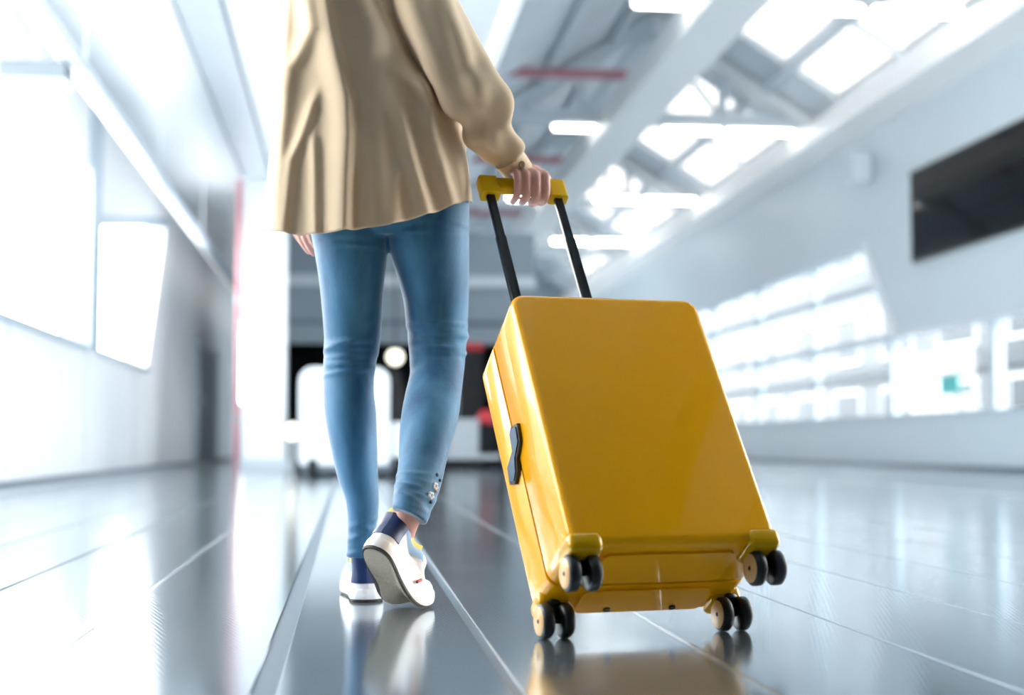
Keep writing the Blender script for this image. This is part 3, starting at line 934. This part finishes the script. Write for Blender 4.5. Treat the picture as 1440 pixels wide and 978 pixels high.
# right arm down to the wrist on the grip
fing_a = (-0.0385, -0.0205, -0.0015, 0.0175)          # little finger ... index
bk = -fw_
def gp(a, b, z):
    """point near the grip: a along it, b toward the back, z up"""
    return sw(a, EE, TG)+bk*b+up_*z
wrist = pw(731, 238, 2.885)
shR = P3(0.172, 2.93, 1.31)
elb = pw(668, 112, 2.80)
mid = pw(605, 0, 2.82)
bd.tube([P3(0.12, 2.93, 1.31), shR, P3(0.160, 2.87, 1.21), pw(598, 0, 2.815), pw(630, 74, 2.79), pw(650, 110, 2.79), pw(676, 150, 2.80), pw(694, 182, 2.83), pw(714, 214, 2.862), wrist], [0.042, 0.042, 0.038, 0.036, 0.032, 0.029, 0.026, 0.022, 0.019, 0.019], 20, sub=4)
kn = [gp(fing_a[i], -0.012, 0.028+(0.002, 0.004, 0.005, 0.003)[i]) for i in range(4)]
kc = (kn[1]+kn[2])/2
pn = (kc-wrist).normalized()
R = []
nw = w_
nt_ = pn.cross(nw).normalized()
for tt, hw, th_ in ((-0.25, 0.022, 0.018), (0.0, 0.024, 0.019), (0.3, 0.032, 0.019), (0.65, 0.038, 0.017), (0.95, 0.040, 0.014), (1.12, 0.036, 0.010)):
    c = wrist+(kc-wrist)*tt
    R.append([c+nw*(hw*math.cos(2*PI*j/28))+nt_*(th_*math.sin(2*PI*j/28)) for j in range(28)])
bd.rings(R)
for i in range(4):
    a = fing_a[i]; r = (0.0074, 0.0084, 0.0088, 0.0086)[i]; L = (0.88, 0.97, 1.03, 1.0)[i]
    aa = a+(i-1.5)*0.0004
    bd.tube([kn[i]+(wrist-kc)*0.25, kn[i], gp(aa, 0.020*L, 0.023), gp(aa, 0.0265*L, 0.008), gp(aa, 0.026*L, -0.014*L), gp(aa, 0.014, -0.026*L), gp(aa, -0.004, -0.0275)],
            [r*1.05, r*1.1, r*1.08, r*1.0, r, r*0.93, r*0.85], 14, sub=4)
bd.tube([wrist+(kc-wrist)*0.35+nw*0.026, gp(0.036, -0.022, 0.020), gp(0.034, -0.028, -0.002), gp(0.022, -0.026, -0.018), gp(0.006, -0.020, -0.0265)],
        [0.013, 0.0125, 0.0105, 0.0095, 0.0085], 14, sub=4)
# left arm, swinging ahead, fingers below the hem
shL = P3(-0.105, 2.94, 1.31)
elL = P3(-0.085, 3.03, 1.055)
wrL = P3(-0.092, 3.06, 0.845)
bd.tube([P3(-0.04, 2.93, 1.31), shL, elL, (elL+wrL)/2, wrL], [0.05, 0.05, 0.037, 0.033, 0.024], 20, sub=5)
hk = pw(420, 296, 3.05)
R = []
ax = (hk-wrL).normalized(); e1 = Vector((0.55, -0.83, 0)).normalized(); e2 = ax.cross(e1).normalized()
for tt, hw, th_ in ((-0.2, 0.022, 0.018), (0, 0.024, 0.018), (0.4, 0.034, 0.017), (0.8, 0.038, 0.015), (1.05, 0.037, 0.012)):
    c = wrL+(hk-wrL)*tt
    R.append([c+e1*(hw*math.cos(2*PI*j/24))+e2*(th_*math.sin(2*PI*j/24)) for j in range(24)])
bd.rings(R)
for i, (o_, L, r) in enumerate(((-0.028, 0.062, 0.0074), (-0.0095, 0.078, 0.0084), (0.0095, 0.084, 0.0086), (0.028, 0.078, 0.0084))):
    b0 = hk+e1*o_
    q = e2*(1 if e2.x > 0 else -1)
    p1 = b0+P3(0, 0, -L*0.42)+q*0.004; p2 = p1+P3(0, 0, -L*0.32)+q*0.012; p3 = p2+P3(0, 0, -L*0.2)+q*0.016
    bd.tube([b0+(wrL-hk)*0.2, b0, p1, p2, p3], [r*1.1, r*1.1, r, r*0.95, r*0.85], 14, sub=4)
bd.tube([wrL+(hk-wrL)*0.3+e1*0.024, hk+e1*0.046+P3(0, 0, 0.012), hk+e1*0.050+P3(0, 0, -0.02), hk+e1*0.044+P3(0, 0, -0.042)], [0.013, 0.012, 0.010, 0.0085], 14, sub=4)


# ---- shoes
def shoe_bend(p, phi):
    x, y, z = p
    if phi <= 0 or x >= 0.20:
        return Vector(p)
    Rr = 0.065/phi
    b = (0.20-x)/Rr
    if b <= phi:
        return Vector((0.20-(Rr-z)*math.sin(b), y, Rr-(Rr-z)*math.cos(b)))
    ex = (0.20-0.065)-x
    return Vector((0.20-(Rr-z)*math.sin(phi)-ex*math.cos(phi), y, Rr-(Rr-z)*math.cos(phi)+ex*math.sin(phi)))

HW = [(0, 0.0), (0.01, 0.012), (0.035, 0.0215), (0.09, 0.0285), (0.2, 0.0315), (0.33, 0.0315), (0.47, 0.0335), (0.6, 0.038), (0.71, 0.0405), (0.83, 0.0375), (0.92, 0.029), (0.97, 0.018), (0.99, 0.010), (1, 0.0)]
SLN = 0.255
def foot_ring(xa, xb, ws, z, n=28, side=1, inset=0.0, zf=None):
    """outline from xa to xb along the foot"""
    pts = []
    for i in range(2*n):
        ph = PI*i/n                     # 0 heel .. pi toe .. 2pi heel
        tt = (1-math.cos(ph))/2
        x = xa+(xb-xa)*tt
        hw = max(0, sinterp(HW, tt))*ws
        sgn = 1 if i <= n else -1
        yy = hw*sgn + side*0.006*math.sin(PI*min(1, max(0, x/SLN)))*(-1)
        zz = z if zf is None else zf(x, z)
        pts.append((x, yy, zz))
    return pts

def make_shoe(label_side, heel, yaw, phi, side, roll=0.0):
    """heel: where the sole's heel end would stand with the shoe flat; yaw: toe direction (0 = down the hall, + = right)"""
    d = Vector((math.sin(yaw), math.cos(yaw), 0)); l = Vector((-d.y, d.x, 0))
    def Tw(p):
        zz = p[2] if p[2] < 0.03 else 0.03+(p[2]-0.03)*0.80
        q = shoe_bend((p[0], p[1], zz), phi)
        if roll:
            f = roll*(1-sstep(0.15, 0.22, p[0])*0.8)
            yy = q.y+0.034
            q = Vector((q.x, yy*math.cos(f)-(-q.z)*math.sin(-f)-0.034, q.z*math.cos(f)+yy*math.sin(f)))
        return heel+d*q.x+l*q.y+up_*q.z
    def T(rs):
        return [[Tw(p)-PO for p in r] for r in rs]
    spring = lambda x, z: z+0.012*sstep(0.20, 0.255, x)*(0.5 if phi > 0 else 1.0)
    # upper: stacked outlines from the sole up to the collar
    lv = [(0.016, 0.002, 0.250, 0.985), (0.024, 0.001, 0.251, 1.0), (0.034, 0.001, 0.249, 0.99), (0.044, 0.001, 0.243, 0.95), (0.052, 0.002, 0.230, 0.92), (0.058, 0.003, 0.212, 0.90), (0.064, 0.004, 0.192, 0.88),
          (0.070, 0.005, 0.172, 0.87), (0.077, 0.0055, 0.155, 0.87), (0.084, 0.005, 0.140, 0.88)]
    dip = lambda x, z: spring(x, z)-0.016*math.exp(-((x-0.068)/0.028)**2)*sstep(0.055, 0.084, z)
    rs = [foot_ring(a, b, k, z, side=side, zf=dip) for z, a, b, k in lv]
    up = MB().rings(T(rs), True, True).build('shoe', M['shoe'], person, smooth=True, angle=60)
    # collar, dipping at the ankle sides and rising at the heel
    col = []
    for z, a, b, k in ((0.078, 0.004, 0.150, 0.885), (0.086, 0.004, 0.138, 0.90), (0.094, 0.002, 0.128, 0.90), (0.099, 0.005, 0.122, 0.84), (0.092, 0.010, 0.116, 0.74)):
        col.append(foot_ring(a, b, k, z, side=side, zf=lambda x, zz: zz-0.022*math.exp(-((x-0.068)/0.028)**2)))
    MB().rings(T(col), False, False).build('collar', M['pale'], up, smooth=True)
    lin = []
    for z, a, b, k in ((0.0935, 0.006, 0.1185, 0.80), (0.112, 0.007, 0.116, 0.775), (0.110, 0.012, 0.110, 0.70), (0.090, 0.014, 0.108, 0.66)):
        lin.append(foot_ring(a, b, k, z, side=side, zf=lambda x, zz: zz-0.024*math.exp(-((x-0.068)/0.028)**2)+0.004*sstep(0.04, 0.0, x)))
    MB().rings(T(lin), False, False).build('lining', M['yfab'], up, smooth=True)
    # heel tab: navy patch wrapped round the heel
    ht = []
    n = 28
    for z, a, b, k in ((0.036, 0.001, 0.249, 0.99), (0.046, 0.001, 0.241, 0.955), (0.058, 0.003, 0.212, 0.90), (0.068, 0.0045, 0.178, 0.875), (0.078, 0.004, 0.152, 0.885), (0.088, 0.004, 0.137, 0.90), (0.0965, 0.003, 0.126, 0.89)):
        o1, o2 = [], []
        kk = 11
        for s in range(-kk, kk+1):
            xm = 0.024*(abs(s)/kk)**2
            tt = min(1, max(0, (xm)/(b-a)))
            hw = max(0, sinterp(HW, tt))*k
            sg = 1 if s >= 0 else -1
            yo = -side*0.006*math.sin(PI*min(1, max(0, (a+xm)/SLN)))
            o1.append((a+xm-0.0022*(1-abs(s)/kk), (hw+0.0016*abs(s)/kk)*sg+yo, z)); o2.append((a+xm+0.003, max(0, hw-0.002)*sg+yo, z))
        ht.append(o1+o2[::-1])
    MB().rings(T(ht), True, True).build('heel_tab', M['navy'], up, smooth=True, angle=50)
    # midsole and outsole
    ms = [foot_ring(a, b, k, z, side=side, zf=spring) for z, a, b, k in ((0.004, 0.000, 0.253, 1.03), (0.010, -0.002, 0.255, 1.05), (0.020, -0.002, 0.255, 1.045), (0.024, -0.0005, 0.2535, 1.02), (0.0245, 0.003, 0.249, 0.96))]
    MB().rings(T(ms)).build('midsole', M['shoe'], up, smooth=True, angle=50)
    rm = [foot_ring(a, b, k, z, side=side, zf=spring) for z, a, b, k in ((0.0008, 0.001, 0.252, 1.015), (0.0045, -0.001, 0.254, 1.04), (0.0055, 0.001, 0.252, 1.02))]
    MB().rings(T(rm)).build('outsole_rim', M['rim'], up, smooth=True, angle=50)
    os_ = [foot_ring(a, b, k, z, side=side, zf=spring) for z, a, b, k in ((-0.0006, 0.008, 0.245, 0.90), (0.0, 0.006, 0.247, 0.93), (0.003, 0.006, 0.247, 0.93))]
    # the arch of the sole is narrower
    for r in os_:
        for i, p in enumerate(r):
            f = 1-0.20*math.exp(-((p[0]-0.115)/0.035)**2)*(1 if p[1]*side < 0 else 0.35)
            r[i] = (p[0], p[1]*f, p[2])
    MB().rings(T(os_)).build('outsole', M['outsole'], up, smooth=True, angle=50)
    # tongue and laces
    tg = [Tw((0.185, 0, 0.066))-PO, Tw((0.155, 0, 0.078))-PO, Tw((0.132, 0, 0.094))-PO, Tw((0.119, 0, 0.100))-PO]
    MB().tube(tg, [0.020, 0.021, 0.022, 0.018], 14, sub=3, flat=((Tw((0, 0, 1))-Tw((0.3, 0, 0))).normalized(), 0.35)).build('tongue', M['shoe'], up, smooth=True)
    for q in range(5):
        x = 0.192-q*0.014; z = 0.066+q*0.0058
        MB().tube([Tw((x, 0.022, z-0.007))-PO, Tw((x+0.001, 0, z+0.007))-PO, Tw((x, -0.022, z-0.007))-PO], 0.0026, 8, sub=4).build('lace', M['shoe'], up, smooth=True)
    return Tw

yawR = math.radians(34)
dR = Vector((math.sin(yawR), math.cos(yawR), 0))
ballR = Vector((0.114, 2.768, 0.001))
TwR = make_shoe('right', ballR-dR*0.195, yawR, math.radians(43), -1, math.radians(8))
MB().tube([TwR((0.125, -0.0335, 0.030))-PO, TwR((0.132, -0.0335, 0.042))-PO], 0.003, 8).build('side_mark', M['redlamp'], person, smooth=True)
TwL = make_shoe('left', Vector((0.036, 2.868, 0.001)), math.radians(-4), 0.0, 1)
# legs of the body, down into the shoes
def leg_body(tab, endpts, ends):
    pts = [P3(r[1], r[2], r[0]) for r in tab][::-1]
    rad = [r[3]-0.012 for r in tab][::-1]
    pts = pts[::2]; rad = rad[::2]
    while pts[-1].z < endpts[0].z+0.02:
        pts.pop(); rad.pop()
    bd.tube(pts+endpts, rad+ends, 20, sub=4)
leg_body(legR, [pw(577, 716, 2.68), TwR((0.052, 0, 0.095)), TwR((0.075, 0, 0.05)), TwR((0.15, 0, 0.04))], [0.025, 0.024, 0.022, 0.018])
leg_body(legL, [pw(507, 775, 2.905), TwL((0.045, 0, 0.09)), TwL((0.07, 0, 0.05)), TwL((0.15, 0, 0.04))], [0.019, 0.019, 0.02, 0.018])
body = bd.build('body', M['skin'], person, off=PO, smooth=True)
remesh(body, 0.0024, 2)
# fingernails of the gripping hand are out of sight; eyes and hair complete the head
for s in (-1, 1):
    MB().ball(hc+P3(s*0.030, 0.082, 0.008)-PO, (0.012, 0.008, 0.008)).build('eye', M['eye'], person, smooth=True)
hr = MB()
R = []
for z, r, y in ((0.112, 0.004, -0.01), (0.106, 0.045, -0.012), (0.085, 0.070, -0.014), (0.05, 0.086, -0.018), (0.0, 0.091, -0.024), (-0.06, 0.084, -0.030), (-0.11, 0.072, -0.036), (-0.15, 0.052, -0.042), (-0.17, 0.02, -0.046)):
    ring = []
    for j in range(40):
        a = 2*PI*j/40
        yy = math.sin(a)*r*1.15
        if z < 0.07 and yy > 0.03:
            yy = 0.03
        ring.append(hc+P3(math.cos(a)*r, y+yy, z)-PO)
    R.append(ring)
hr.rings(R).build('hair', M['hair'], person, smooth=True)

# embroidered flowers above the right jeans hem
def on_leg(tab, ypx, th, lift):
    zz = None
    z = zpx(ypx, interp(sorted((r[0], r[2]) for r in tab), pw(590, ypx, 2.72).z))
    cx, cy, rx, ry = (sinterp([(r[0], r[k]) for r in tab], z) for k in (1, 2, 3, 4))
    return P3(cx+math.cos(th)*(rx+lift), cy+math.sin(th)*(ry+lift), z), P3(math.cos(th), math.sin(th), 0.1)
for i, (yp, th, r, m_) in enumerate(((668, 1.74*PI, 0.006, 'ink'), (684, 1.78*PI, 0.010, 'shoe'), (697, 1.76*PI, 0.010, 'shoe'), (691, 1.86*PI, 0.005, 'red'), (706, 1.83*PI, 0.006, 'ink'), (676, 1.86*PI, 0.005, 'ink'))):
    p, nrm = on_leg(legR, yp, th, 0.0008)
    if m_ == 'shoe':
        fm = MB()
        u = nrm.orthogonal().normalized(); v = nrm.normalized().cross(u)
        for q in range(5):
            a = 2*PI*q/5
            fm.ball(p+(u*math.cos(a)+v*math.sin(a))*r*0.5-PO, 0.0030, 8, 5)
        fm.build('flower_embroidery', M[m_], jeans, smooth=True)
    else:
        MB().disc(p-PO, nrm, r*0.6, 0.004, 10, bev=0.001).build('leaf_embroidery', M[m_], jeans, smooth=True)

# ---- jacket
lefts = [(0.69, -0.168), (0.71, -0.166), (0.818, -0.158), (0.956, -0.147), (1.163, -0.134), (1.26, -0.135), (1.32, -0.115), (1.365, -0.06), (1.40, -0.022), (1.43, -0.022)]
rights = [(0.69, 0.242), (0.772, 0.237), (0.894, 0.222), (0.956, 0.214), (1.163, 0.182), (1.26, 0.185), (1.32, 0.175), (1.365, 0.135), (1.40, 0.102), (1.43, 0.102)]
deps = [(0.69, 0.135), (0.80, 0.132), (0.95, 0.122), (1.16, 0.108), (1.28, 0.10), (1.34, 0.085), (1.40, 0.068), (1.43, 0.068)]
hem = [(-1.0, 0.712), (-0.9, 0.700), (-0.6, 0.688), (-0.25, 0.690), (0.1, 0.704), (0.58, 0.736), (0.85, 0.760), (1.0, 0.772)]
folds = [  # ridge line in the photo, height, soft side, sharp side (pixels)
    ([(456, -60), (458, 0), (467, 55), (480, 110), (487, 140), (489, 180), (487, 250), (485, 330)], 0.026, 26, 9),
    ([(430, -60), (430, 0), (437, 45), (424, 75), (408, 100), (396, 184), (386, 330)], 0.014, 14, 12),
    ([(446, 130), (437, 158), (424, 195), (410, 228), (400, 330)], 0.010, 9, 8),
    ([(441, 185), (443, 240), (444, 330)], 0.009, 9, 7),
    ([(536, 60), (540, 100), (531, 220), (540, 320)], 0.011, 24, 20),
    ([(556, 120), (561, 158), (579, 228), (600, 300)], 0.014, 15, 9),
    ([(598, 100), (603, 129), (607, 184), (620, 228), (640, 300)], 0.016, 15, 8),
    ([(630, 150), (636, 180), (646, 228), (657, 300)], 0.008, 9, 8),
    ([(500, -60), (524, 0), (561, 81), (590, 121), (600, 140)], 0.018, 22, 8),
    ([(410, -60), (405, 0), (398, 100), (392, 150)], 0.008, 9, 9),
    ([(505, 190), (512, 250), (515, 330)], 0.006, 12, 10),
    ([(560, 230), (556, 320)], 0.006, 10, 10),
]
def foldd(x, y):
    d = 0
    for pl, amp, wl_, wr_ in folds:
        ya, yb = pl[0][1], pl[-1][1]
        if (y < ya-20 and ya > -50) or y > yb+20:
            continue
        x0 = interp([(p[1], p[0]) for p in pl], y)
        fade = sstep(ya-20, ya+25, y) if ya > -50 else sstep(-170, -30, y)
        if yb < 280:
            fade *= 1-sstep(yb-25, yb+20, y)
        s = x-x0
        d += 1.4*amp*fade*math.exp(-(s/(wl_ if s < 0 else wr_))**2)
    return d
N, MV = 300, 150
R = []
for i in range(MV+1):
    v = i/MV
    ring = []
    for j in range(N):
        th = 2*PI*j/N
        u = math.cos(th)
        z = interp(hem, u)+0.085*max(0, math.sin(th))**0.6
        z = z+(1.43-z)*v
        l, r, dp = sinterp(lefts, z), sinterp(rights, z), sinterp(deps, z)
        cx, rx = (l+r)/2, (r-l)/2
        e = 2/2.3
        cu = math.copysign(abs(math.cos(th))**e, math.cos(th)); su = math.copysign(abs(math.sin(th))**e, math.sin(th))
        cy = 2.90+0.045*sstep(0.8, 1.4, z)
        p = P3(cx+rx*cu, cy+dp*su, z)
        q = px(p)
        wgt = sstep(-0.05, 0.45, -math.sin(th))
        if su < 0:
            d = foldd(q[0], q[1])*wgt
            p.y -= d
        else:
            d = 0.007*math.sin(7*th+z*6)*sstep(0, 0.5, su)*(1-sstep(1.1, 1.35, z))
            p.y += d
        ring.append(p-PO)
    R.append(ring)
jk = MB().rings(R, False, False).build('jacket', M['jacket'], person, smooth=True)
so = jk.modifiers.new('cloth', 'SOLIDIFY'); so.thickness = 0.003; so.offset = 0
# hem stitching band
R2 = []
for dz in (0.0, 0.014):
    pass
# sleeves
def sleeve(name, pts, rads, seed, bunch0, bunch1, amp, n=56, sub=26):
    P, Rr = smooth_path([Vector(p) for p in pts], rads, sub)
    rnd = random.Random(seed)
    mbs = MB(); R = []; up = Vector((0, -1, 0))
    ph = [rnd.uniform(0, 6.28) for _ in range(6)]
    n_p = len(P)
    for i, p in enumerate(P):
        tg = (P[min(i+1, n_p-1)]-P[max(0, i-1)]).normalized()
        e1 = tg.cross(up).normalized(); e2 = e1.cross(tg).normalized()
        s = i/(n_p-1)
        k = sstep(bunch0-0.1, bunch0+0.08, s)*(1-sstep(bunch1-0.08, bunch1, s))
        ring = []
        for j in range(n):
            a = 2*PI*j/n
            d = amp*k*(math.sin(26*s+1.6*math.sin(a+ph[0])+ph[1])*0.55+math.sin(41*s+2*math.sin(a+ph[2])+ph[3])*0.35+0.3*math.sin(3*a+ph[4]+9*s))
            d += amp*0.6*math.sin(2*a+ph[5]+5*s)*(1-sstep(0.85, 0.95, s))+amp*0.35*math.sin(5*a+14*s+ph[2])*(1-sstep(0.8, 0.95, s))
            ring.append(p+e1*((Rr[i]+d)*math.cos(a))+e2*((Rr[i]+d)*math.sin(a))-PO)
        R.append(ring)
    mbs.rings(R, False, False)
    o = mbs.build(name, M['jacket'], jk, smooth=True)
    so = o.modifiers.new('cloth', 'SOLIDIFY'); so.thickness = 0.003; so.offset = -1
    return P, Rr
rp = [P3(0.140, 2.935, 1.36), P3(0.172, 2.925, 1.315), P3(0.160, 2.87, 1.21), pw(598, 0, 2.815), pw(630, 74, 2.79), pw(650, 110, 2.79), pw(676, 150, 2.80), pw(692, 182, 2.825), pw(712, 217, 2.86), pw(722, 231, 2.875)]
rr_ = [0.050, 0.056, 0.056, 0.059, 0.057, 0.054, 0.050, 0.040, 0.0300, 0.0275]
sleeve('sleeve', rp, rr_, 21, 0.58, 0.95, 0.0115)
lpth = [P3(-0.065, 2.935, 1.355), P3(-0.100, 2.945, 1.305), P3(-0.092, 2.985, 1.19), P3(-0.085, 3.03, 1.055), P3(-0.088, 3.05, 0.93), P3(-0.091, 3.06, 0.84)]
sleeve('sleeve', lpth, [0.055, 0.062, 0.058, 0.05, 0.042, 0.031], 5, 0.5, 0.95, 0.006)
# cuffs
def cuff(c0, c1, r0, r1):
    t_ = (c1-c0)
    e1 = t_.normalized().orthogonal().normalized(); e2 = t_.normalized().cross(e1)
    R = []
    for q, r in ((0, r0+0.001), (0.03, r0+0.003), (0.97, r1+0.003), (1.0, r1+0.001), (1.0, r1-0.002), (0.1, r0-0.002)):
        R.append([c0+t_*q+(e1*math.cos(2*PI*j/40)+e2*math.sin(2*PI*j/40))*r-PO for j in range(40)])
    return MB().rings(R, False, False).build('cuff', M['jacket'], jk, smooth=True, angle=50)
ca, cb = pw(714, 221, 2.864), pw(733, 246, 2.888)
cuff(ca, cb, 0.0285, 0.0265)
cuff(P3(-0.091, 3.06, 0.845), P3(-0.092, 3.06, 0.80), 0.031, 0.029)
cd = (cb-ca).normalized()
bn = (Vector((0.10, -1, 0.15))-cd*Vector((0.10, -1, 0.15)).dot(cd)).normalized()
MB().disc((ca+cb)/2+bn*0.0308-cd*0.006-PO, bn, 0.0075, 0.003, 20, bev=0.001).build('button', M['button'], jk, smooth=True, angle=40)
# collar of the jacket
R = []
for z, k, y in ((1.405, 1.06, 0), (1.45, 1.05, 0.0), (1.462, 1.12, -0.002), (1.42, 1.30, -0.004), (1.405, 1.36, -0.004)):
    R.append([P3(0.04+0.066*k*math.cos(2*PI*j/40), 2.945+0.070*k*math.sin(2*PI*j/40)+y, z)-PO for j in range(40)])
MB().rings(R, False, False).build('collar', M['jacket'], jk, smooth=True)
for _m in ('yellow', 'yellow2', 'gripm'):
    M[_m].node_tree.nodes['Principled BSDF'].inputs['Specular Tint'].default_value = (1.0, 0.62, 0.12, 1)
